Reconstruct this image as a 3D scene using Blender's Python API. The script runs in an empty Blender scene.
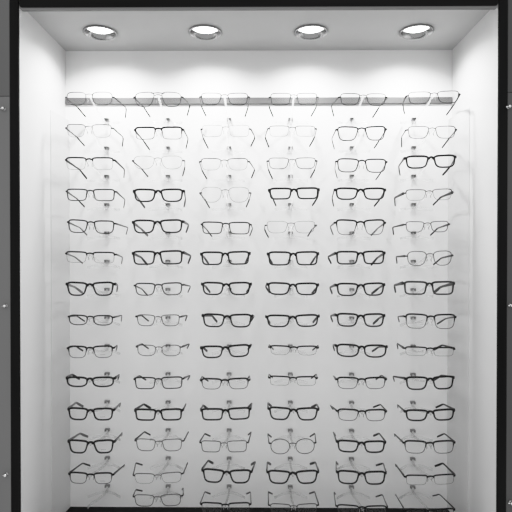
import bpy, bmesh, math, random
from mathutils import Vector, Matrix
random.seed(7)
C = bpy.context.scene.collection
sc = bpy.context.scene
PI = math.pi

# ------------------------------------------------------------------ camera
F_PX = 520.0
YAW, PITCH, ROLL = -0.0084493, -0.0078223, 0.0002353
cy, sy = math.cos(YAW), math.sin(YAW)
cp, sp = math.cos(PITCH), math.sin(PITCH)
FW = Vector((sy * cp, cy * cp, sp))
RT = Vector((cy, -sy, 0)).normalized()
UP = RT.cross(FW)
cr, sr = math.cos(ROLL), math.sin(ROLL)
RT, UP = cr * RT + sr * UP, cr * UP - sr * RT
cam_d = bpy.data.cameras.new('camera')
cam_d.sensor_width = 36
cam_d.lens = 36 * F_PX / 512
cam_d.clip_start = 0.01
cam = bpy.data.objects.new('camera', cam_d)
C.objects.link(cam)
cam.matrix_world = Matrix(((RT.x, UP.x, -FW.x, 0), (RT.y, UP.y, -FW.y, 0), (RT.z, UP.z, -FW.z, 0), (0, 0, 0, 1)))
sc.camera = cam


def at(px, py, Y=None, Z=None, X=None):
    """world point seen at a photo position, on the plane Y, Z or X"""
    d = FW + RT * ((px - 256) / F_PX) + UP * ((256 - py) / F_PX)
    t = Y / d.y if Y is not None else (Z / d.z if Z is not None else X / d.x)
    return d * t


# ------------------------------------------------------------------ materials
def new_mat(name):
    m = bpy.data.materials.new(name)
    m.use_nodes = True
    nt = m.node_tree
    for n in list(nt.nodes):
        nt.nodes.remove(n)
    out = nt.nodes.new('ShaderNodeOutputMaterial')
    return m, nt, out


def principled(name, g, rough=0.5, metal=0.0, spec=0.5, noise=0.0, nscale=20.0, stretch=(1, 1, 1), bump=0.0):
    m, nt, out = new_mat(name)
    b = nt.nodes.new('ShaderNodeBsdfPrincipled')
    b.inputs['Base Color'].default_value = (g, g, g, 1)
    b.inputs['Roughness'].default_value = rough
    b.inputs['Metallic'].default_value = metal
    b.inputs['Specular IOR Level'].default_value = spec
    nt.links.new(b.outputs[0], out.inputs[0])
    if noise or bump:
        tc = nt.nodes.new('ShaderNodeTexCoord')
        mp = nt.nodes.new('ShaderNodeMapping')
        mp.inputs['Scale'].default_value = stretch
        nz = nt.nodes.new('ShaderNodeTexNoise')
        nz.inputs['Scale'].default_value = nscale
        nz.inputs['Detail'].default_value = 3
        nt.links.new(tc.outputs['Object'], mp.inputs[0])
        nt.links.new(mp.outputs[0], nz.inputs['Vector'])
        if noise:
            cr_ = nt.nodes.new('ShaderNodeValToRGB')
            lo, hi = g * (1 - noise), min(1, g * (1 + noise))
            cr_.color_ramp.elements[0].position = 0.3
            cr_.color_ramp.elements[1].position = 0.7
            cr_.color_ramp.elements[0].color = (lo, lo, lo, 1)
            cr_.color_ramp.elements[1].color = (hi, hi, hi, 1)
            nt.links.new(nz.outputs['Fac'], cr_.inputs[0])
            nt.links.new(cr_.outputs[0], b.inputs['Base Color'])
        if bump:
            bp = nt.nodes.new('ShaderNodeBump')
            bp.inputs['Strength'].default_value = bump
            bp.inputs['Distance'].default_value = 0.001
            nt.links.new(nz.outputs['Fac'], bp.inputs['Height'])
            nt.links.new(bp.outputs[0], b.inputs['Normal'])
    return m


def clear_mat(name, transp, tcol, dcol, gloss, milky=False):
    """thin clear sheet: see-through, a little milky, a little glossy"""
    m, nt, out = new_mat(name)
    tr = nt.nodes.new('ShaderNodeBsdfTransparent')
    tr.inputs[0].default_value = (tcol, tcol, tcol, 1)
    df = nt.nodes.new('ShaderNodeBsdfTranslucent' if milky else 'ShaderNodeBsdfDiffuse')
    df.inputs[0].default_value = (dcol, dcol, dcol, 1)
    gl = nt.nodes.new('ShaderNodeBsdfGlossy')
    gl.inputs['Roughness'].default_value = 0.08
    fr = nt.nodes.new('ShaderNodeFresnel')
    fr.inputs[0].default_value = 1.45
    mu = nt.nodes.new('ShaderNodeMath')
    mu.operation = 'MULTIPLY'
    mu.inputs[1].default_value = gloss
    m1 = nt.nodes.new('ShaderNodeMixShader')
    m1.inputs[0].default_value = 1 - transp
    m2 = nt.nodes.new('ShaderNodeMixShader')
    nt.links.new(tr.outputs[0], m1.inputs[1])
    nt.links.new(df.outputs[0], m1.inputs[2])
    nt.links.new(fr.outputs[0], mu.inputs[0])
    nt.links.new(mu.outputs[0], m2.inputs[0])
    nt.links.new(m1.outputs[0], m2.inputs[1])
    nt.links.new(gl.outputs[0], m2.inputs[2])
    nt.links.new(m2.outputs[0], out.inputs[0])
    return m


def emit_mat(name, s):
    m, nt, out = new_mat(name)
    e = nt.nodes.new('ShaderNodeEmission')
    e.inputs[1].default_value = s
    nt.links.new(e.outputs[0], out.inputs[0])
    return m


M = {
    'wall': principled('white laminate', 0.66, 0.45, noise=0.02, nscale=6, stretch=(1, 1, 0.3)),
    'back': principled('white back panel', 0.80, 0.6, noise=0.015, nscale=5),
    'side': principled('pale grey side panel', 0.60, 0.4, noise=0.03, nscale=9, stretch=(1, 1, 0.15)),
    'ceiling': principled('painted soffit', 0.43, 0.7, noise=0.01, nscale=8),
    'floor': principled('black base board', 0.005, 0.6, spec=0.08, noise=0.05, nscale=10),
    'post': principled('black brown post', 0.006, 0.6, noise=0.3, nscale=30, stretch=(1, 1, 0.08), spec=0.06),
    'beam': principled('black beam', 0.005, 0.6, noise=0.3, nscale=30, stretch=(0.08, 1, 1), spec=0.06),
    'lip': principled('beam lip lit grey', 0.16, 0.5, spec=0.3),  # paler than the beam: light caught by its lower bevel, as colour
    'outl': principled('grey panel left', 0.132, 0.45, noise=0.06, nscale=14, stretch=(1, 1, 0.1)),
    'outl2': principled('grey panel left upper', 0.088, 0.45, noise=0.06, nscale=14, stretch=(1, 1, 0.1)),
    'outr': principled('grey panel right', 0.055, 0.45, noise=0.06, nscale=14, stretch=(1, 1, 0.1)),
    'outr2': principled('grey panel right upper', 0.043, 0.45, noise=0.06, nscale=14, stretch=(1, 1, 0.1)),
    'rail': principled('grey aluminium rail', 0.155, 0.45, metal=0.2, noise=0.03, nscale=20, stretch=(0.2, 1, 1)),
    'chrome': principled('chrome', 0.34, 0.18, metal=1.0),
    'steel': principled('bright steel', 0.7, 0.22, metal=1.0),
    'clip': principled('grey clip plastic', 0.14, 0.35),
    'clip_leg': clear_mat('smoky clip plastic', 0.35, 0.9, 0.3, 1.0),
    'acrylic': clear_mat('clear acrylic', 0.88, 0.995, 1.0, 0.35, True),
    'lens': clear_mat('clear demo lens', 0.965, 0.985, 0.55, 0.7),
    'lens_reflection': clear_mat('lens greyed by reflection', 0.90, 0.86, 0.3, 0.7),  # grey stands in for a reflection on one lens
    'nylon': clear_mat('nylon thread', 0.22, 0.9, 0.13, 0.6),
    'pad': clear_mat('silicone pad', 0.45, 0.9, 0.6, 1.0),
    'lamp': emit_mat('lamp glow', 7.0),
    'print': principled('grey lens print', 0.25, 0.6),
    'black': principled('black acetate', 0.009, 0.3, spec=0.2),
    'char': principled('charcoal acetate', 0.03, 0.32, spec=0.2),
    'dgrey': principled('dark grey acetate', 0.07, 0.35, spec=0.2),
    'grey_lit': principled('grey and lit acetate', 0.13, 0.35, spec=0.3),  # pale temple grey, with light on the inner sides put into the colour
    'gun': principled('gunmetal', 0.014, 0.35, metal=0.3, spec=0.3),
    'mid': principled('grey metal', 0.05, 0.35, metal=0.3, spec=0.3),
    'silver': principled('pale metal', 0.085, 0.32, metal=0.4),
}


# ------------------------------------------------------------------ mesh helpers
def obj(name, bm, mat, parent=None, smooth=False, inv=None):
    me = bpy.data.meshes.new(name)
    bmesh.ops.recalc_face_normals(bm, faces=bm.faces)
    bm.to_mesh(me)
    bm.free()
    me.materials.append(mat)
    if smooth:
        for p in me.polygons:
            p.use_smooth = True
    o = bpy.data.objects.new(name, me)
    C.objects.link(o)
    if parent:
        o.parent = parent
    return o


def tag(o, label=None, cat=None, group=None, kind=None):
    if label:
        o['label'] = label
    if cat:
        o['category'] = cat
    if group:
        o['group'] = group
    if kind:
        o['kind'] = kind
    return o


def empty(name, loc):
    o = bpy.data.objects.new(name, None)
    o.empty_display_size = 0.02
    C.objects.link(o)
    o.location = loc
    return o


def box(bm, lo, hi):
    v = [bm.verts.new((x, y, z)) for z in (lo[2], hi[2]) for y in (lo[1], hi[1]) for x in (lo[0], hi[0])]
    for f in ((0, 2, 3, 1), (4, 5, 7, 6), (0, 1, 5, 4), (2, 6, 7, 3), (0, 4, 6, 2), (1, 3, 7, 5)):
        bm.faces.new([v[i] for i in f])
    return bm


def bevel_all(bm, w, seg=2):
    bmesh.ops.bevel(bm, geom=list(bm.edges), offset=w, segments=seg, affect='EDGES', profile=0.5)


def sweep(bm, pts, half, closed=False, up=Vector((0, 1, 0)), sides=8, square=0.0):
    """sweep an elliptical section along pts. half: list of (a along the side normal, b along `up`)"""
    n = len(pts)
    rings = []
    for i, p in enumerate(pts):
        a = pts[(i - 1) % n] if (closed or i > 0) else pts[i]
        b = pts[(i + 1) % n] if (closed or i < n - 1) else pts[i]
        t = (b - a).normalized()
        s = t.cross(up)
        if s.length < 1e-6:
            s = Vector((1, 0, 0))
        s.normalize()
        u = s.cross(t).normalized()
        ha, hb = half[i]
        ring = []
        for k in range(sides):
            th = 2 * PI * (k + 0.5) / sides
            c, d = math.cos(th), math.sin(th)
            e = 2.0 / (2.0 + square)
            c = math.copysign(abs(c) ** e, c)
            d = math.copysign(abs(d) ** e, d)
            ring.append(bm.verts.new(p + s * (c * ha) + u * (d * hb)))
        rings.append(ring)
    m = n if closed else n - 1
    for i in range(m):
        r0, r1 = rings[i], rings[(i + 1) % n]
        for k in range(sides):
            bm.faces.new((r0[k], r0[(k + 1) % sides], r1[(k + 1) % sides], r1[k]))
    if not closed:
        bm.faces.new(rings[0][::-1])
        bm.faces.new(rings[-1])


def lathe(bm, prof, c, seg=40, axis='z'):
    rings = []
    for r, h in prof:
        ring = []
        for k in range(seg):
            a = 2 * PI * k / seg
            if axis == 'z':
                ring.append(bm.verts.new((c[0] + r * math.cos(a), c[1] + r * math.sin(a), c[2] + h)))
            else:
                ring.append(bm.verts.new((c[0] + r * math.cos(a), c[1] + h, c[2] + r * math.sin(a))))
        rings.append(ring)
    for i in range(len(rings) - 1):
        for k in range(seg):
            bm.faces.new((rings[i][k], rings[i][(k + 1) % seg], rings[i + 1][(k + 1) % seg], rings[i + 1][k]))
    return rings


def smooth_path(ctrl, per=6):
    """Catmull-Rom through control rows (any tuple of numbers)"""
    out = []
    n = len(ctrl)
    for i in range(n - 1):
        p0, p1, p2, p3 = ctrl[max(i - 1, 0)], ctrl[i], ctrl[i + 1], ctrl[min(i + 2, n - 1)]
        for k in range(per):
            t = k / per
            out.append(tuple(0.5 * (2 * b + (c - a) * t + (2 * a - 5 * b + 4 * c - d) * t * t + (3 * b - a - 3 * c + d) * t ** 3)
                             for a, b, c, d in zip(p0, p1, p2, p3)))
    out.append(tuple(ctrl[-1]))
    return out


# ------------------------------------------------------------------ the niche
YB = 1.53                      # back wall
YF = YB / 1.24                 # front of the niche
YG = 1.377                     # plane of the spectacle fronts
XL, XR = -0.5735, 0.5605
ZC = at(258, 50.5, Y=YB).z     # soffit
ZFL = at(258, 507.5, Y=YB).z   # black base
PT = 0.011                     # side panel thickness
T = 0.02

bm = bmesh.new(); box(bm, (XL - 0.05, YB, ZFL - 0.05), (XR + 0.05, YB + T, ZC + 0.06))
tag(obj('wall_back', bm, M['back']), 'white back wall of the niche behind all the glasses', 'wall', kind='structure')
bm = bmesh.new(); box(bm, (XL - T, YF + 0.002, ZFL - 0.05), (XL, YB, ZC + 0.06))
tag(obj('wall_left', bm, M['wall']), 'white left side wall of the lit niche', 'wall', kind='structure')
bm = bmesh.new(); box(bm, (XR, YF + 0.002, ZFL - 0.05), (XR + T, YB, ZC + 0.06))
tag(obj('wall_right', bm, M['wall']), 'white right side wall of the lit niche', 'wall', kind='structure')
bm = bmesh.new(); box(bm, (XL, YF + 0.002, ZFL - 0.03), (XR, YB, ZFL))
tag(obj('floor', bm, M['floor']), 'black base board at the foot of the niche', 'floor', kind='structure')

# pale side panels, from the base up to the rail
ZP = at(469, 105, X=XR - PT).z
for n, (x0, x1, px) in enumerate(((XL, XL + PT, 51.5), (XR - PT, XR, 468.5))):
    xf = XL + 0.0015 if n == 0 else XR - 0.0015
    yp = at(px, 300, X=xf).y
    bm = bmesh.new(); box(bm, (x0, yp, ZFL), (x1, YB, ZP))
    for v in bm.verts:                       # the panel thins out to a fine front edge
        if v.co.y < yp + 0.001:
            v.co.x = XL + 0.0015 if (n == 0 and v.co.x > XL + 0.001) else XR - 0.0015 if (n == 1 and v.co.x < XR - 0.001) else v.co.x
    tag(obj('trim_%d' % (n + 1), bm, M['side']),
        'pale grey panel lining the rear of the %s niche wall' % ('left', 'right')[n], 'side panel', kind='structure')

# soffit with four round openings for the downlights
lights = [at(x, y, Z=ZC) for x, y in ((100.3, 32.0), (205.3, 31.8), (311, 31.3), (416.7, 30.4))]
LY = sum(p.y for p in lights) / 4
for p in lights:
    p.y = LY
R_HOLE = 0.0385
bm = bmesh.new()
cw = 0.055
ZT = ZC + 0.05
xs = [XL]
for p in lights:
    xs += [p.x - cw, p.x + cw]
xs.append(XR)


def quad(x0, y0, x1, y1):
    bm.faces.new([bm.verts.new(q) for q in ((x0, y0, ZC), (x1, y0, ZC), (x1, y1, ZC), (x0, y1, ZC))])


quad(XL, YF + 0.002, XR, LY - cw)
quad(XL, LY + cw, XR, YB)
for i in range(0, len(xs), 2):
    quad(xs[i], LY - cw, xs[i + 1], LY + cw)
for p in lights:
    N = 40
    cir, sq = [], []
    for k in range(N):
        a = 2 * PI * k / N
        c, s = math.cos(a), math.sin(a)
        mx = max(abs(c), abs(s))
        cir.append(bm.verts.new((p.x + R_HOLE * c, LY + R_HOLE * s, ZC)))
        sq.append(bm.verts.new((p.x + cw * c / mx, LY + cw * s / mx, ZC)))
    for k in range(N):
        bm.faces.new((cir[k], cir[(k + 1) % N], sq[(k + 1) % N], sq[k]))
bmesh.ops.remove_doubles(bm, verts=bm.verts, dist=1e-5)
box(bm, (XL, YF + 0.002, ZT), (XR, YB, ZT + 0.01))
ceil_o = obj('ceiling', bm, M['ceiling'])
tag(ceil_o, 'pale grey soffit holding the downlights', 'ceiling', kind='structure')

# grey rail on the back wall
zr0, zr1 = at(258, 104.4, Y=YB).z, at(258, 97.8, Y=YB).z
bm = bmesh.new(); box(bm, (XL + 0.001, YB - 0.006, zr0), (XR - 0.001, YB, zr1)); bevel_all(bm, 0.0012)
tag(obj('trim_3', bm, M['rail']), 'grey metal rail across the back wall behind the top row of glasses', 'rail', kind='structure')

# dark posts, beam and outer panels
ztop, zbot = at(256, -30, Y=YF).z, at(256, 545, Y=YF).z
pw = 8.7 * YF / F_PX
for n, (x0, x1) in enumerate(((XL - pw, XL), (XR, XR + pw))):
    bm = bmesh.new(); box(bm, (x0, YF - 0.004, zbot), (x1, YF + 0.004, ztop)); bevel_all(bm, 0.0012)
    tag(obj('trim_%d' % (n + 4), bm, M['post']), 'black upright post framing the %s edge of the niche' % ('left', 'right')[n], 'post', kind='structure')
zb0, zb1 = at(258, 9.3, Y=YF - 0.004).z, at(258, 6.6, Y=YF - 0.004).z


def round_slab(x0, x1, z0, z1, y0, y1, r):
    b = bmesh.new()
    pts = [(x0, z1)]
    for k in range(9):
        a = PI + PI / 2 * k / 8
        pts.append((x0 + r + r * math.cos(a), z0 + r + r * math.sin(a)))
    for k in range(9):
        a = 1.5 * PI + PI / 2 * k / 8
        pts.append((x1 - r + r * math.cos(a), z0 + r + r * math.sin(a)))
    pts.append((x1, z1))
    f = b.faces.new([b.verts.new((x, y0, z)) for x, z in pts])
    e = bmesh.ops.extrude_face_region(b, geom=[f])
    for v in e['geom']:
        if isinstance(v, bmesh.types.BMVert):
            v.co.y = y1
    return b


xb0, xb1 = at(19.8, 5, Y=YF).x, at(497.6, 5, Y=YF).x
beam = obj('trim_6', round_slab(xb0, xb1, zb0, ztop, YF - 0.003, YF + 0.003, 0.008), M['lip'])
tag(beam, 'black beam with its lower lip greyed as lit across the top of the niche', 'beam', kind='structure')
bm = round_slab(xb0 + 0.001, xb1 - 0.001, zb1, ztop, YF - 0.005, YF - 0.0032, 0.006)
obj('beam_facing', bm, M['beam'], beam)

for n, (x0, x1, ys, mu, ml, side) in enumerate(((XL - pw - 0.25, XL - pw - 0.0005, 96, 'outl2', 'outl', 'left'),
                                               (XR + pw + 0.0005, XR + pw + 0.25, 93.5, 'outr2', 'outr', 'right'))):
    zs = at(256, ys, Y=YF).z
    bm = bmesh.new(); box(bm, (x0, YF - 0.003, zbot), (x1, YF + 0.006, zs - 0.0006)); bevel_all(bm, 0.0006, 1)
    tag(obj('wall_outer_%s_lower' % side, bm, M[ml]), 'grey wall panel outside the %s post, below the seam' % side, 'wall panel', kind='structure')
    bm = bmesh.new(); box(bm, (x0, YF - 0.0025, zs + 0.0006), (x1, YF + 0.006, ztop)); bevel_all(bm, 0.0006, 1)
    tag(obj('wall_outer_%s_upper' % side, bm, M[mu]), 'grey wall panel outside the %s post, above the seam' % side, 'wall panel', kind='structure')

for px, py, side, where in ((4.3, 109, 'left', 'topmost of three'), (6.2, 305.6, 'left', 'middle of three'), (6.8, 474, 'left', 'lowest of three'),
                            (508.2, 107.2, 'right', 'topmost of three'), (510.3, 305.2, 'right', 'middle of three'), (510.4, 502, 'right', 'lowest of three')):
    p = at(px, py, Y=YF - 0.003)
    e = empty('mounting_stud', p)
    tag(e, 'small chrome stud on the grey %s panel, %s' % (side, where), 'stud', 'chrome studs on the outer panels')
    b = bmesh.new()
    r = lathe(b, [(0.0042, 0), (0.0042, -0.001), (0.0022, -0.0012), (0.0022, -0.005)], (0, 0, 0), 20, 'y')
    b.faces.new(r[0]); b.faces.new(r[-1])
    obj('stem', b, M['chrome'], e, True)
    b = bmesh.new()
    r = lathe(b, [(0.0022, -0.0045), (0.0036, -0.0055), (0.0041, -0.0075), (0.0036, -0.0098), (0.002, -0.0112), (0.0005, -0.0116)], (0, 0, 0), 20, 'y')
    b.faces.new(r[0]); b.faces.new(r[-1])
    obj('cap', b, M['steel'], e, True)
    b = bmesh.new()
    sweep(b, [Vector((-0.0075, -0.005, -0.0006)), Vector((0, -0.005, -0.0006))], [(0.0017, 0.0017)] * 2)
    obj('cross_pin', b, M['steel'], e, True)

# ------------------------------------------------------------------ downlights
SPOT_W = 6.5
for i, p in enumerate(lights):
    e = empty('downlight', (p.x, LY, ZC))
    tag(e, 'round chrome recessed downlight, %s in the soffit' % ('leftmost', 'second from the left', 'second from the right', 'rightmost')[i],
        'downlight', 'downlights in the soffit')
    b = bmesh.new()
    lathe(b, [(0.0380, 0.012), (0.0380, -0.0002), (0.0440, -0.0003), (0.0450, -0.0020), (0.0446, -0.0046), (0.0430, -0.0056), (0.0412, -0.0050), (0.0375, -0.0010), (0.0345, 0.0040), (0.0325, 0.0100)], (0, 0, 0), 48)
    obj('trim_ring', b, M['chrome'], e, True)
    b = bmesh.new()
    r = lathe(b, [(0.0325, 0.009), (0.0325, 0.012), (0.028, 0.020), (0.018, 0.026), (0.006, 0.029)], (0, 0, 0), 48)
    b.faces.new(r[-1])
    obj('reflector', b, M['steel'], e, True)
    b = bmesh.new()
    r = lathe(b, [(0.0320, 0.0095), (0.0310, 0.0078), (0.022, 0.0062), (0.012, 0.0055), (0.002, 0.0052)], (0, 0, 0), 40)
    b.faces.new(r[-1]); b.faces.new(r[0])
    obj('bulb_face', b, M['lamp'], e, True)
    ld = bpy.data.lights.new('spot', 'SPOT')
    ld.energy = SPOT_W
    ld.spot_size = math.radians(154)
    ld.spot_blend = 1.0
    ld.shadow_soft_size = 0.015
    lo = bpy.data.objects.new('spot_lamp', ld)
    C.objects.link(lo)
    lo.parent = e
    lo.location = (0, 0, -0.008)

# added room fill: one broad unseen area lamp behind the camera, plus grey ambient
ad = bpy.data.lights.new('room_fill', 'AREA')
ad.shape = 'RECTANGLE'; ad.size = 2.4; ad.size_y = 1.2; ad.energy = 14
ao = bpy.data.objects.new('room_fill', ad)
C.objects.link(ao)
ao.location = (-0.3, -1.0, 1.5)
ao.rotation_euler = (math.radians(55), 0, 0)
w = bpy.data.worlds.new('room')
sc.world = w
w.use_nodes = True
w.node_tree.nodes['Background'].inputs[0].default_value = (0.5, 0.5, 0.5, 1)
w.node_tree.nodes['Background'].inputs[1].default_value = 1.6

# ------------------------------------------------------------------ spectacles
MM = 0.001
Z = 512 / 136.0                # scale of the measuring crops
L1 = 0.098
# family: in-plane rim width top / bottom (mm), rim depth, temple (thick, height), material of front, temple, tip
FAM = {
    'P': dict(top=5.0, bot=3.8, depth=4.0, tt=4.0, th=8.2, rim='full', metal=False),     # plastic
    'M': dict(top=3.5, bot=2.4, depth=2.6, tt=2.4, th=5.0, rim='full', metal=True),      # medium metal
    'B': dict(top=4.4, bot=1.5, depth=3.0, tt=2.8, th=5.8, rim='brow', metal=True),      # dark brow, fine lower rim
    'H': dict(top=3.8, bot=0.6, depth=2.6, tt=2.4, th=5.2, rim='half', metal=True),      # half rim
    'W': dict(top=1.9, bot=1.7, depth=1.5, tt=2.2, th=4.2, rim='full', metal=True),      # wire
    'N': dict(top=2.0, bot=0.6, depth=1.6, tt=2.2, th=4.2, rim='half', metal=True),      # wire half rim
    'R': dict(top=0.8, bot=0.8, depth=1.6, tt=2.1, th=4.0, rim='none', metal=True),      # rimless
}
FAMNAME = {'P': 'thick plastic', 'M': 'metal', 'B': 'dark browed', 'H': 'half-rim', 'W': 'wire', 'N': 'half-rim wire', 'R': 'rimless'}
SHP = {   # squareness, outer taper to the bottom, outer upsweep, inner taper to the bottom
    'rect': (5.6, 0.10, 0.03, 0.20), 'soft': (4.2, 0.15, 0.05, 0.28), 'oval': (3.0, 0.08, 0.04, 0.14),
    'way': (4.3, 0.22, 0.08, 0.38), 'avi': (2.8, 0.12, -0.05, 0.42), 'hex': (3.2, 0.14, 0.03, 0.26), 'round': (2.25, 0.04, 0.0, 0.08),
}
SHPNAME = {'rect': 'rectangular', 'soft': 'rounded rectangular', 'oval': 'narrow oval', 'way': 'tapered square', 'avi': 'aviator', 'hex': 'faceted', 'round': 'round'}
SHADE = {'black': 'black', 'char': 'charcoal', 'dgrey': 'dark grey', 'gun': 'dark grey', 'mid': 'grey', 'silver': 'pale grey'}


def outline(w_, h_, shape, n=64):
    """lens outline; +x is the temple side. returns [(x,z)] centred"""
    sq, tap, swp, cut = SHP[shape]
    pts = []
    for k in range(n):
        t = 2 * PI * (k + 0.5) / n
        c, s = math.cos(t), math.sin(t)
        e = 2.0 / (sq + (1.2 if sq > 2.5 else 0)) if s > 0 else 2.0 / (sq - (0.8 if sq > 3.5 else 0.3 if sq > 2.5 else 0))
        x = math.copysign(abs(c) ** e, c)
        z = math.copysign(abs(s) ** e, s)
        xx = x * (1 - (tap if x > 0 else cut) * (1 - z) * 0.5)
        zz = z + swp * x * (0.5 + 0.5 * z) - swp * 0.3
        if shape == 'hex':
            zz -= 0.12 * abs(x) ** 3 * z
        if z > 0:
            zz -= 0.06 * (x * x) * z        # slightly arched brow
        pts.append((xx * w_ / 2, zz * h_ / 2))
    return pts


def curve_y(x):
    return 0.9 * x * x            # gentle wrap of the front: the ends lie further back


def make_glasses(col, row, P0, W, H, roll, fam, shape, mat, temple_mat=None, hinge=None, yaw=0.0, gap=None,
                 tint=False, tscale=1.0, prints=False, label='', bends=(0, 0, 0, 0)):
    f = FAM[fam]
    root = empty('eyeglasses', P0)
    root.rotation_euler = (0, roll, yaw)
    tag(root, label, 'glasses', 'eyeglasses in the wall display')
    tm = temple_mat or mat
    gap = gap or (0.0150 if f['metal'] else 0.0125)
    endw = 0.0035 if fam in 'PBHM' else 0.0045
    lw = (W - gap - 2 * endw) / 2
    ol = outline(lw, H, shape)
    cx = gap / 2 + lw / 2
    lean = math.tan(math.radians(5))
    hz = H / 2 * (hinge if hinge is not None else (0.72 if not f['metal'] else 0.62))

    def P(x, z, off=0.0):
        return Vector((x, curve_y(x) - z * lean + off, z))

    fb = bmesh.new()
    n = len(ol)
    nyl = []
    for s in (1, -1):
        path, half = [], []
        for x, z in ol:
            k = max(0.0, min(1.0, (z / (H / 2) + 0.15) / 0.8))
            wv = (f['bot'] + (f['top'] - f['bot']) * k) * MM / 2
            path.append(P(s * (cx + x), z)); half.append((wv, f['depth'] * MM / 2 * (1 if f['rim'] != 'brow' else 0.4 + 0.6 * k)))
        if f['rim'] in ('full', 'brow'):
            sweep(fb, path, half, closed=True, sides=8, square=1.0)
        elif f['rim'] == 'half':
            # dark bar over the top, ending a third of the way down each side
            idx = [i for i in range(n) if ol[i][1] > (0.30 * H / 2 if ol[i][0] < 0 else -0.02 * H)]
            i0 = max(i for i in range(n) if i - 1 not in idx and i in idx) if 0 not in idx or n - 1 not in idx else None
            if i0 is None:
                st = next(i for i in range(n) if i not in idx)
                order = [(st + q) % n for q in range(n) if (st + q) % n in idx]
            else:
                order = [i for i in range(n) if i in idx]
            sweep(fb, [path[i] for i in order], [half[i] for i in order], sides=8, square=1.0)
            nyl.append(path)
        else:
            nyl.append(path)
        # end piece and hinge block
        x_in = s * (cx + lw / 2 - 0.0010)
        x_out = s * (W / 2)
        ew = 1.0 if fam in 'PBHM' else 0.85
        eh = max(f['th'] * 0.45, 1.9) * MM
        pe = [P(x_in, hz), P(x_out - s * 0.0012, hz, 0.0006), P(x_out, hz, 0.003), P(x_out, hz, 0.008)]
        sweep(fb, pe, [(1.7 * MM * ew, eh), (1.9 * MM * ew, eh), (1.7 * MM * ew, eh), (1.5 * MM * ew, eh)], up=Vector((0, 0, 1)), sides=8, square=1.5)
    # bridge
    xi = gap / 2
    if f['metal']:
        bt = max(0.85, f['top'] * 0.54) * MM
        zb = H * (0.18 if shape == 'round' else 0.31 if fam not in 'WRN' else 0.27)
        xe = xi + lw * 0.03
        pts = [P(-xe, zb), P(-xi * 0.55, zb + 0.0018, -0.0008), P(0, zb + 0.0024, -0.0012), P(xi * 0.55, zb + 0.0018, -0.0008), P(xe, zb)]
        sweep(fb, pts, [(bt, bt)] * 5, sides=8)
        zbr = zb + 0.0018 - bt - 0.0003
        if shape == 'avi':
            z2 = H * 0.43
            sweep(fb, [P(-xi - lw * 0.18, z2), P(0, z2 + 0.001, -0.001), P(xi + lw * 0.18, z2)], [(bt * 1.1, bt * 1.1)] * 3, sides=8)
    else:
        zb = H * 0.33
        bt = 2.8 * MM
        xe = xi + 0.0012
        pts = [P(-xe, zb - 0.003), P(-xi * 0.6, zb + 0.0006, -0.0004), P(0, zb + 0.0016, -0.0006), P(xi * 0.6, zb + 0.0006, -0.0004), P(xe, zb - 0.003)]
        sweep(fb, pts, [(bt * 1.35, bt), (bt, bt), (bt * 0.9, bt), (bt, bt), (bt * 1.35, bt)], sides=8, square=1.0)
        zbr = zb + 0.0016 - bt - 0.0009
    obj('front_frame', fb, M[mat], root, True)
    # lenses
    for s in (1, -1):
        b = bmesh.new()
        rim = [b.verts.new(P(s * (cx + x * 0.985), z * 0.985)) for x, z in ol]
        c0 = b.verts.new(P(s * cx, 0, -0.0008))
        for k in range(n):
            b.faces.new((c0, rim[k], rim[(k + 1) % n]))
        le = obj('lens', b, M['lens_reflection' if (tint and s == -1) else 'lens'], root, True)
        if f['rim'] in ('half', 'none'):
            b = bmesh.new()
            path = nyl[0 if s == 1 else 1]
            r_ = (0.48 if f['rim'] == 'half' else 0.55) * MM
            sweep(b, path, [(r_, r_)] * n, closed=True, sides=6)
            eo = obj('lens_edge', b, M['nylon'], le, True)
        if prints and s == 1:
            b = bmesh.new()
            for q in range(5):
                x0 = s * cx - 0.0062 + q * 0.0026
                v = [b.verts.new(P(xx, zz, -0.0011)) for xx, zz in ((x0, -H * 0.27), (x0 + 0.0019, -H * 0.27), (x0 + 0.0019, -H * 0.27 + 0.0011), (x0, -H * 0.27 + 0.0011))]
                b.faces.new(v)
            obj('lens_print', b, M['print'], le)
    # nose pads on wire and metal fronts
    if f['metal']:
        for s in (1, -1):
            b = bmesh.new()
            px_, pz = s * (xi - 0.0022), -H * 0.10
            sweep(b, [P(s * (xi + 0.0010), zb - 0.0020, 0.0008), P(s * (xi + 0.0005), zb - 0.005, 0.005), P(px_, pz, 0.0055)], [(0.4 * MM, 0.4 * MM)] * 3, sides=6)
            pa = obj('pad_arm', b, M[mat], root, True)
            b = bmesh.new()
            sweep(b, [P(px_ + s * 0.0012, pz + 0.004, 0.0052), P(px_ - s * 0.0002, pz + 0.001, 0.0060), P(px_ + s * 0.0002, pz - 0.0025, 0.0062), P(px_ + s * 0.0012, pz - 0.0048, 0.006)],
                  [(0.4 * MM, 1.0 * MM), (0.9 * MM, 2.0 * MM), (0.9 * MM, 2.1 * MM), (0.4 * MM, 1.0 * MM)], sides=8)
            obj('nose_pad', b, M['pad'], pa, True)
    # temples
    inv = (Matrix.Translation(P0) @ Matrix.Rotation(yaw, 4, 'Z') @ Matrix.Rotation(roll, 4, 'Y')).inverted()
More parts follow.
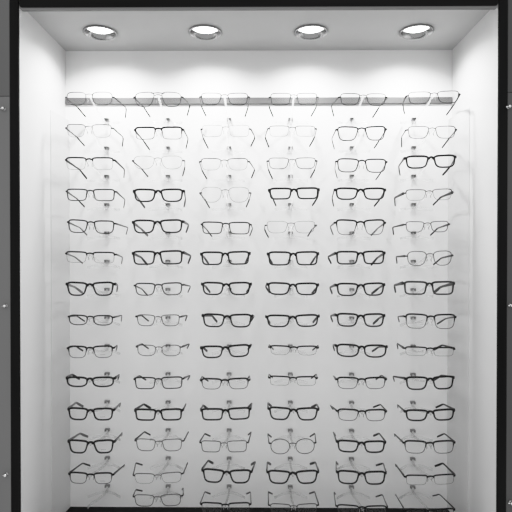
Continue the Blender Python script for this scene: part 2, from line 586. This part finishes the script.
    for s in (1, -1):
        yh = curve_y(W / 2) - hz * lean + 0.0075
        du, dv = bends[0:2] if s == -1 else bends[2:4]
        X = s * W / 2
        hw = inv.inverted() @ Vector((X, 0, hz))
        d = hw - cam.location
        hpx = 256 + F_PX * d.dot(RT) / d.dot(FW)
        hpy = 256 - F_PX * d.dot(UP) / d.dot(FW)
        bw = inv @ at(hpx + du / Z, hpy + dv / Z, Y=YG + L1)      # where the temple starts to curve down
        tt, th = f['tt'] * MM / 2 * tscale, f['th'] * MM / 2 * tscale
        H0 = Vector((X, yh, hz))

        def mix(t):
            return H0.lerp(bw, t)
        drop = 0.020 + random.uniform(-0.002, 0.002)
        inw = 0.011 + random.uniform(-0.002, 0.002)
        m1, m2, m3 = mix(0.2), mix(0.55), mix(0.9)
        rows = [
            (*H0, tt, th),
            (*m1, tt * 0.95, th * 0.92),
            (*m2, tt * 0.85, th * 0.74),
            (*m3, tt * 0.85, th * 0.64),
            (bw.x - s * inw * 0.1, bw.y + 0.004, bw.z - 0.002, tt * 0.9, th * 0.68),
            (bw.x - s * inw * 0.5, bw.y + 0.018, bw.z - drop * 0.52, tt * 1.0, th * 0.85),
            (bw.x - s * inw, bw.y + 0.034, bw.z - drop, tt * 0.85, th * 0.8),
        ]
        sm = smooth_path(rows, 5)
        if f['metal'] and fam in 'WNR':
            body, tipr = sm[:22], sm[19:]
        else:
            body, tipr = sm, None
        b = bmesh.new()
        sweep(b, [Vector(r[:3]) for r in body], [(r[3], r[4]) for r in body], up=Vector((0, 0.25, 1)), sides=8, square=1.2)
        te = obj('temple', b, M[tm], root, True)
        if tipr:
            b = bmesh.new()
            sweep(b, [Vector(r[:3]) for r in tipr], [(1.7 * MM, 2.3 * MM)] * len(tipr), up=Vector((0, 0.25, 1)), sides=8)
            obj('temple_tip', b, M['gun' if mat != 'silver' else 'mid'], te, True)
    return root, zbr


# row, zoom origin y, then per pair: left, right, top, bottom in 3.765x zoom pixels, tilt, family, shape, material, extras
D = {}


def put(col, row, by, uL, uR, vT, vB, tilt, fam, shape, mat, **kw):
    bx = (58, 58, 192, 192, 326, 326)[col]
    D[(col, row)] = (bx + uL / Z, bx + uR / Z, by + vT / Z, by + vB / Z, tilt / Z, fam, shape, mat, kw)


# first column
put(0, 0, 84, 25, 210, 29, 80, 0, 'W', 'oval', 'silver', hinge=0.25, temple_mat='gun')
put(0, 1, 84, 25, 207, 150, 200, 2, 'N', 'soft', 'silver', hinge=0.45, temple_mat='gun', tint=True)
put(0, 2, 84, 24, 212, 274, 322, 2, 'H', 'rect', 'black', tscale=1.2)
put(0, 3, 180, 27, 217, 32, 79, 2, 'M', 'rect', 'char')
put(0, 4, 180, 33, 215, 149, 201, 6, 'M', 'soft', 'black', temple_mat='grey_lit')
put(0, 5, 180, 24, 217, 268, 312, 4, 'H', 'rect', 'black', temple_mat='grey_lit')
put(0, 6, 180, 28, 213, 381, 437, 0, 'P', 'way', 'black', prints=True, temple_mat='grey_lit')
put(0, 7, 275, 35, 210, 149, 190, 2, 'M', 'oval', 'gun', prints=True)
put(0, 8, 275, 32, 210, 264, 313, -2, 'B', 'soft', 'gun', prints=True)
put(0, 9, 275, 28, 213, 381, 423, 0, 'P', 'oval', 'black', prints=True)
put(0, 10, 392, 35, 210, 57, 108, 3, 'P', 'soft', 'black', prints=True, temple_mat='grey_lit')
put(0, 11, 392, 35, 213, 177, 233, -1, 'P', 'way', 'black', prints=True, temple_mat='grey_lit')
put(0, 12, 392, 38, 208, 300, 347, 3, 'B', 'soft', 'black', prints=True)
# second column
put(1, 0, 84, 283, 470, 31, 86, 0, 'W', 'avi', 'mid', hinge=0.40)
put(1, 1, 84, 285, 472, 159, 208, 0, 'B', 'rect', 'black')
put(1, 2, 84, 277, 475, 270, 320, 0, 'R', 'hex', 'silver', hinge=0.30, temple_mat='mid')
put(1, 3, 180, 281, 474, 31, 83, 0, 'P', 'soft', 'black', temple_mat='grey_lit')
put(1, 4, 180, 278, 472, 147, 201, -2, 'P', 'soft', 'black', temple_mat='grey_lit')
put(1, 5, 180, 278, 472, 264, 319, -3, 'P', 'rect', 'black')
put(1, 6, 180, 285, 472, 385, 435, -3, 'M', 'soft', 'char')
put(1, 7, 275, 290, 464, 148, 193, 0, 'W', 'soft', 'gun', tscale=1.3)
put(1, 8, 275, 292, 467, 262, 306, 0, 'W', 'oval', 'mid', tscale=1.4, temple_mat='gun')
put(1, 9, 275, 285, 472, 382, 430, -2, 'M', 'rect', 'black', tscale=1.2)
put(1, 10, 392, 286, 470, 61, 109, -3, 'P', 'rect', 'black')
put(1, 11, 392, 287, 473, 175, 224, 0, 'W', 'soft', 'mid', tscale=1.4, temple_mat='gun')
put(1, 12, 392, 280, 472, 303, 345, -9, 'N', 'soft', 'gun', tscale=1.3)
put(1, 13, 392, 280, 470, 384, 432, -6, 'W', 'soft', 'gun', tscale=1.3)
# third column
put(2, 0, 84, 28, 217, 32, 79, 0, 'W', 'soft', 'gun', hinge=0.40)
put(2, 1, 84, 32, 222, 154, 198, 0, 'R', 'rect', 'mid', hinge=0.35, tscale=1.2, temple_mat='gun')
put(2, 2, 84, 27, 217, 278, 324, 0, 'N', 'soft', 'mid', hinge=0.45, temple_mat='gun')
put(2, 3, 180, 28, 222, 26, 84, 0, 'R', 'hex', 'silver', hinge=0.25, temple_mat='gun')
put(2, 4, 180, 33, 222, 156, 204, 2, 'M', 'rect', 'char')
put(2, 5, 180, 32, 219, 267, 320, -3, 'P', 'rect', 'black')
put(2, 6, 180, 35, 223, 382, 434, 0, 'P', 'soft', 'black')
put(2, 7, 275, 37, 228, 144, 198, 2, 'P', 'soft', 'black')
put(2, 8, 275, 32, 221, 262, 312, -8, 'P', 'soft', 'black')
put(2, 9, 275, 30, 218, 386, 431, -3, 'B', 'soft', 'gun')
put(2, 10, 392, 32, 222, 58, 107, -6, 'P', 'rect', 'black')
put(2, 11, 392, 28, 213, 182, 228, -2, 'W', 'rect', 'gun', tscale=1.4)
put(2, 12, 392, 36, 226, 288, 345, 6, 'P', 'way', 'black')
put(2, 13, 392, 30, 222, 414, 458, -2, 'H', 'rect', 'black')
# fourth column
put(3, 0, 84, 290, 477, 33, 79, 0, 'W', 'rect', 'mid', hinge=0.35, temple_mat='gun')
put(3, 1, 84, 285, 470, 156, 197, 0, 'N', 'rect', 'mid', hinge=0.50, temple_mat='gun')
put(3, 2, 84, 282, 472, 276, 320, 0, 'W', 'soft', 'mid', hinge=0.45, temple_mat='gun')
put(3, 3, 180, 288, 480, 27, 73, -2, 'P', 'rect', 'black', tscale=0.8)
put(3, 4, 180, 275, 470, 154, 200, 0, 'R', 'soft', 'silver', hinge=0.30, temple_mat='gun')
put(3, 5, 180, 284, 478, 267, 322, -1, 'P', 'rect', 'black')
put(3, 6, 180, 282, 477, 384, 434, 2, 'P', 'soft', 'black')
put(3, 7, 275, 278, 480, 147, 197, -3, 'P', 'soft', 'black')
put(3, 8, 275, 289, 477, 264, 302, 2, 'H', 'soft', 'black')
put(3, 9, 275, 288, 473, 379, 417, 2, 'H', 'rect', 'black')
put(3, 10, 392, 286, 478, 55, 108, 2, 'P', 'way', 'black')
put(3, 11, 392, 290, 468, 175, 235, -2, 'W', 'round', 'gun', hinge=0.40, tscale=1.3)
put(3, 12, 392, 282, 478, 292, 348, 0, 'P', 'way', 'black')
put(3, 13, 392, 288, 478, 419, 462, 0, 'N', 'soft', 'gun', tscale=1.4)
# fifth column
put(4, 0, 84, 48, 232, 34, 80, 2, 'W', 'soft', 'gun', hinge=0.40)
put(4, 1, 84, 38, 230, 157, 213, -2, 'M', 'way', 'black')
put(4, 2, 84, 38, 232, 279, 333, 2, 'M', 'soft', 'char', tscale=0.9)
put(4, 3, 180, 33, 227, 27, 75, 0, 'P', 'soft', 'black', tscale=0.75)
put(4, 4, 180, 33, 226, 146, 207, 0, 'B', 'way', 'black', temple_mat='grey_lit')
put(4, 5, 180, 36, 224, 265, 318, -2, 'P', 'rect', 'black')
put(4, 6, 180, 37, 224, 385, 437, -2, 'P', 'soft', 'black')
put(4, 7, 275, 37, 224, 142, 196, 2, 'P', 'soft', 'black')
put(4, 8, 275, 36, 232, 259, 311, 4, 'P', 'oval', 'black', tscale=0.85)
put(4, 9, 275, 38, 230, 382, 430, 0, 'B', 'soft', 'black')
put(4, 10, 392, 40, 230, 62, 110, 2, 'B', 'soft', 'black')
put(4, 11, 392, 40, 226, 180, 230, 2, 'P', 'soft', 'black', tscale=0.85)
put(4, 12, 392, 40, 228, 294, 350, 2, 'P', 'soft', 'black', tscale=0.8)
put(4, 13, 392, 38, 233, 424, 466, 3, 'H', 'soft', 'black')
# sixth column
put(5, 0, 84, 305, 508, 26, 73, -5, 'W', 'soft', 'gun', hinge=0.45, tscale=1.5)
put(5, 1, 84, 303, 496, 157, 205, -2, 'W', 'soft', 'mid', hinge=0.45, temple_mat='gun', tscale=1.2)
put(5, 2, 84, 297, 494, 266, 317, -6, 'P', 'soft', 'black', tscale=0.8)
put(5, 3, 180, 295, 482, 33, 76, -4, 'N', 'soft', 'mid', hinge=0.40, temple_mat='gun', tscale=1.9)
put(5, 4, 180, 295, 468, 154, 197, -2, 'W', 'soft', 'mid', hinge=0.45, temple_mat='gun', tscale=1.3)
put(5, 5, 180, 300, 482, 266, 323, -3, 'W', 'hex', 'mid', hinge=0.35, temple_mat='gun', tscale=1.5)
put(5, 6, 180, 292, 486, 379, 433, 0, 'P', 'rect', 'char', tscale=1.2)
put(5, 7, 275, 296, 492, 144, 203, 2, 'B', 'soft', 'black')
put(5, 8, 275, 295, 488, 269, 305, 3, 'H', 'rect', 'black', tscale=1.4)
put(5, 9, 275, 298, 486, 379, 433, -4, 'P', 'soft', 'black', tscale=0.8)
put(5, 10, 392, 297, 488, 63, 110, -4, 'P', 'soft', 'black', tscale=0.8)
put(5, 11, 392, 292, 488, 180, 233, -2, 'B', 'soft', 'black')
put(5, 12, 392, 297, 490, 309, 350, -4, 'H', 'rect', 'black', tscale=1.4)
put(5, 13, 392, 298, 488, 437, 475, -3, 'H', 'rect', 'black', tscale=0.9)

# where each temple starts to curve: offset from its hinge in the same crop pixels (left x, y, right x, y)
B = [
    [(48, 38, 47, 42), (45, 35, 38, 35), (56, 37, 38, 35), (43, 28, 35, 30), (50, 22, 47, 15), (38, 13, 26, 10), (37, 12, 11, 4),
     (35, -3, 30, -8), (33, -10, 13, -10), (24, -15, 17, -14), (33, -26, 24, -26), (47, -32, 28, -33), (54, -42, 42, -38), (0, 0, 0, 0)],
    [(39, 38, 27, 30), (33, 38, 18, 35), (37, 30, 3, 25), (22, 30, 6, 30), (35, 25, 20, 12), (35, 15, 28, 12), (30, 12, 27, 5),
     (25, -5, 22, -6), (23, -12, 27, -12), (22, -15, 25, -14), (36, -25, 12, -24), (38, -35, 18, -35), (13, -48, 17, -42), (13, -28, 2, -30)],
    [(7, 36, -5, 36), (10, 35, 15, 32), (10, 32, 19, 30), (20, 24, -6, 24), (20, 18, 6, 14), (14, 12, -6, 10), (16, 8, -2, 6),
     (38, 0, 5, 0), (8, -6, 4, -6), (8, -15, -1, -16), (10, -20, 4, -22), (20, -35, 10, -40), (24, -38, 12, -38), (18, -48, -2, -48)],
    [(0, 36, -8, 36), (-10, 32, -8, 32), (5, 32, -9, 32), (15, 28, -6, 28), (-2, 15, -18, 15), (4, 10, -13, 12), (-5, 8, -8, 10),
     (2, 0, -8, 2), (2, -10, -2, -10), (2, -14, -5, -16), (-1, -22, -8, -20), (-5, -36, -5, -36), (2, -38, -13, -38), (-1, -52, -16, -52)],
    [(-28, 34, -32, 38), (-16, 35, -25, 37), (-5, 30, -20, 33), (-10, 30, -22, 33), (-17, 15, -32, 22), (-28, 13, -30, 18), (-22, 8, -24, 12),
     (-20, 2, -22, 8), (-10, -3, -35, 0), (-10, -14, -20, -16), (-24, -22, -25, -28), (-12, -36, -26, -36), (-2, -40, -13, -38), (-8, -54, -21, -50)],
    [(-15, 32, -26, 40), (-18, 27, -30, 32), (-23, 30, -24, 36), (-36, 18, -50, 20), (-43, 10, -48, 16), (-35, 2, -47, 10), (-34, 7, -55, 13),
     (-25, 0, -42, 5), (-27, -18, -50, -16), (-45, -10, -50, -10), (-27, -26, -45, -25), (-34, -35, -42, -36), (-35, -48, -48, -48), (-36, -62, -60, -60)],
]
ORD = ['top', 'second', 'third', 'fourth', 'fifth', 'sixth', 'seventh', 'eighth', 'ninth', 'tenth', 'eleventh', 'twelfth', 'thirteenth', 'bottom']
COLN = ['first', 'second', 'third', 'fourth', 'fifth', 'last']
# wall clip grid
CX0, CPX, CZ0, CPZ = -0.4513946, 0.1797719, 0.387639, 0.0829259
tips = {}
for (c, r), (x0, x1, y0, y1, tilt, fam, shape, mat, kw) in sorted(D.items()):
    a = at(x0, (y0 + y1) / 2, Y=YG)
    b_ = at(x1, (y0 + y1) / 2, Y=YG)
    tcen = at((x0 + x1) / 2, y0, Y=YG)
    bcen = at((x0 + x1) / 2, y1, Y=YG)
    W_, H_ = (b_.x - a.x), (tcen.z - bcen.z)
    W_ *= 1.0
    rim_t, rim_b = FAM[fam]['top'] * MM / 2, FAM[fam]['bot'] * MM / 2
    # the outline runs through the middle of the rim
    Hc = (H_ - rim_t - rim_b) / (1 + 0.7 * SHP[shape][2] * 0.6)
    P0 = Vector(((a.x + b_.x) / 2, YG, (tcen.z + bcen.z) / 2 + (rim_b - rim_t) / 2))
    roll = math.atan2(tilt * YG / F_PX, W_)
    yaw = random.uniform(-0.022, 0.022)
    lens_note = ''
    front = '%s %s glasses' % (SHADE[mat], {'P': 'thick-rimmed ' + SHPNAME[shape], 'M': 'metal full-rim ' + SHPNAME[shape], 'B': 'dark-browed fine-rimmed ' + SHPNAME[shape],
                               'H': 'half-rim ' + SHPNAME[shape], 'W': 'thin wire ' + SHPNAME[shape], 'N': 'half-rim wire ' + SHPNAME[shape], 'R': 'rimless ' + SHPNAME[shape]}[fam])
    front = front.replace('black dark-browed', 'black-browed').replace('dark grey dark-browed', 'dark grey browed')
    lab = '%s, %s row, %s column from left' % (front, ORD[r], COLN[c]) if c < 5 else '%s, %s row, rightmost column' % (front, ORD[r])
    if c == 0:
        lab = '%s, %s row, leftmost column' % (front, ORD[r])
    g, zbr = make_glasses(c, r, P0, W_, Hc, roll, fam, shape, mat, yaw=yaw, label=lab, bends=B[c][r], **kw)
    tips[(c, r)] = P0 + Vector((0, -0.001, zbr))

# ------------------------------------------------------------------ clear holders on the back wall, one behind each pair
for c in range(6):
    for r in range(14):
        wx, wz = CX0 + c * CPX, CZ0 - r * CPZ
        e = empty('frame_holder', (wx, YB, wz))
        where = 'leftmost column' if c == 0 else 'rightmost column' if c == 5 else '%s column from left' % COLN[c]
        if (c, r) in tips:
            lab = 'clear acrylic holder and grey clip behind the %s glasses, %s' % (ORD[r], where)
        else:
            lab = 'empty clear acrylic holder with grey clip, lowest of the leftmost column'
        tag(e, lab, 'display holder', 'clear acrylic holders on the back wall')
        tip = tips.get((c, r))
        if tip is None:
            q = at(88.6, 505.5, Y=YG)
            tip = Vector((q.x, YG, q.z))
        tl = tip - Vector((wx, YB, wz))
        # nose arm: a clear bar from the wall to under the bridge
        za = 0.0035
        h0 = -0.012
        b = bmesh.new()
        path = smooth_path([(0, 0, h0), (0, -0.03, h0 + 0.001), (tl.x * 0.55, -0.03 + (tl.y + 0.03) * 0.5, h0 + (tl.z - za - h0) * 0.5),
                            (tl.x, tl.y + 0.012, tl.z - za + 0.0002), (tl.x, tl.y - 0.004, tl.z - za)], 4)
        sweep(b, [Vector(p) for p in path], [(0.0030 - 0.0009 * q / len(path), 0.0030) for q in range(len(path))], up=Vector((0, 0.2, 1)), sides=8, square=2.5)
        obj('nose_arm', b, M['acrylic'], e, False)
        # side wings, bowing forward from the clip
        b = bmesh.new()
        path = smooth_path([(-0.047, -0.038, -0.0175), (-0.036, -0.030, -0.0160), (-0.022, -0.022, -0.0135), (0, -0.0175, -0.012), (0.022, -0.022, -0.0135), (0.036, -0.030, -0.0160), (0.047, -0.038, -0.0175)], 4)
        sweep(b, [Vector(p) for p in path], [(0.0012, 0.0036)] * len(path), up=Vector((0, 0, 1)), sides=8, square=3)
        obj('wing_bar', b, M['acrylic'], e, False)
        # clip: a small grey bracket, open in the middle
        b = bmesh.new()
        box(b, (-0.0066, -0.0105, 0.0014), (0.0066, 0, 0.0040)); bevel_all(b, 0.0006, 1)
        o = obj('clip', b, M['clip'], e)
        o['label'] = 'grey plastic clip'
        for sx in (-1, 1):
            b = bmesh.new()
            box(b, (sx * 0.0054 - 0.0012, -0.0100, -0.0038), (sx * 0.0054 + 0.0012, 0, 0.0014))
            obj('clip_leg', b, M['clip_leg'], o)

sc.view_settings.view_transform = 'Standard'
sc.view_settings.look = 'None'
sc.view_settings.exposure = 0.0
# the camera's soft highlight shoulder
sc.view_settings.use_curve_mapping = True
cm = sc.view_settings.curve_mapping
cm.white_level = (3.0, 3.0, 3.0)
cv = cm.curves[3]
cv.points[0].location = (0, 0)
cv.points[1].location = (1.0, 1.0)
for x_, y_ in ((0.15, 0.15), (0.30, 0.31), (0.55, 0.56), (0.80, 0.74), (1.2, 0.88), (1.9, 0.965)):
    cv.points.new(x_ / 3.0, y_)
cm.update()
sc.cycles.use_denoising = True
sc.cycles.transparent_max_bounces = 24
sc.cycles.max_bounces = 8
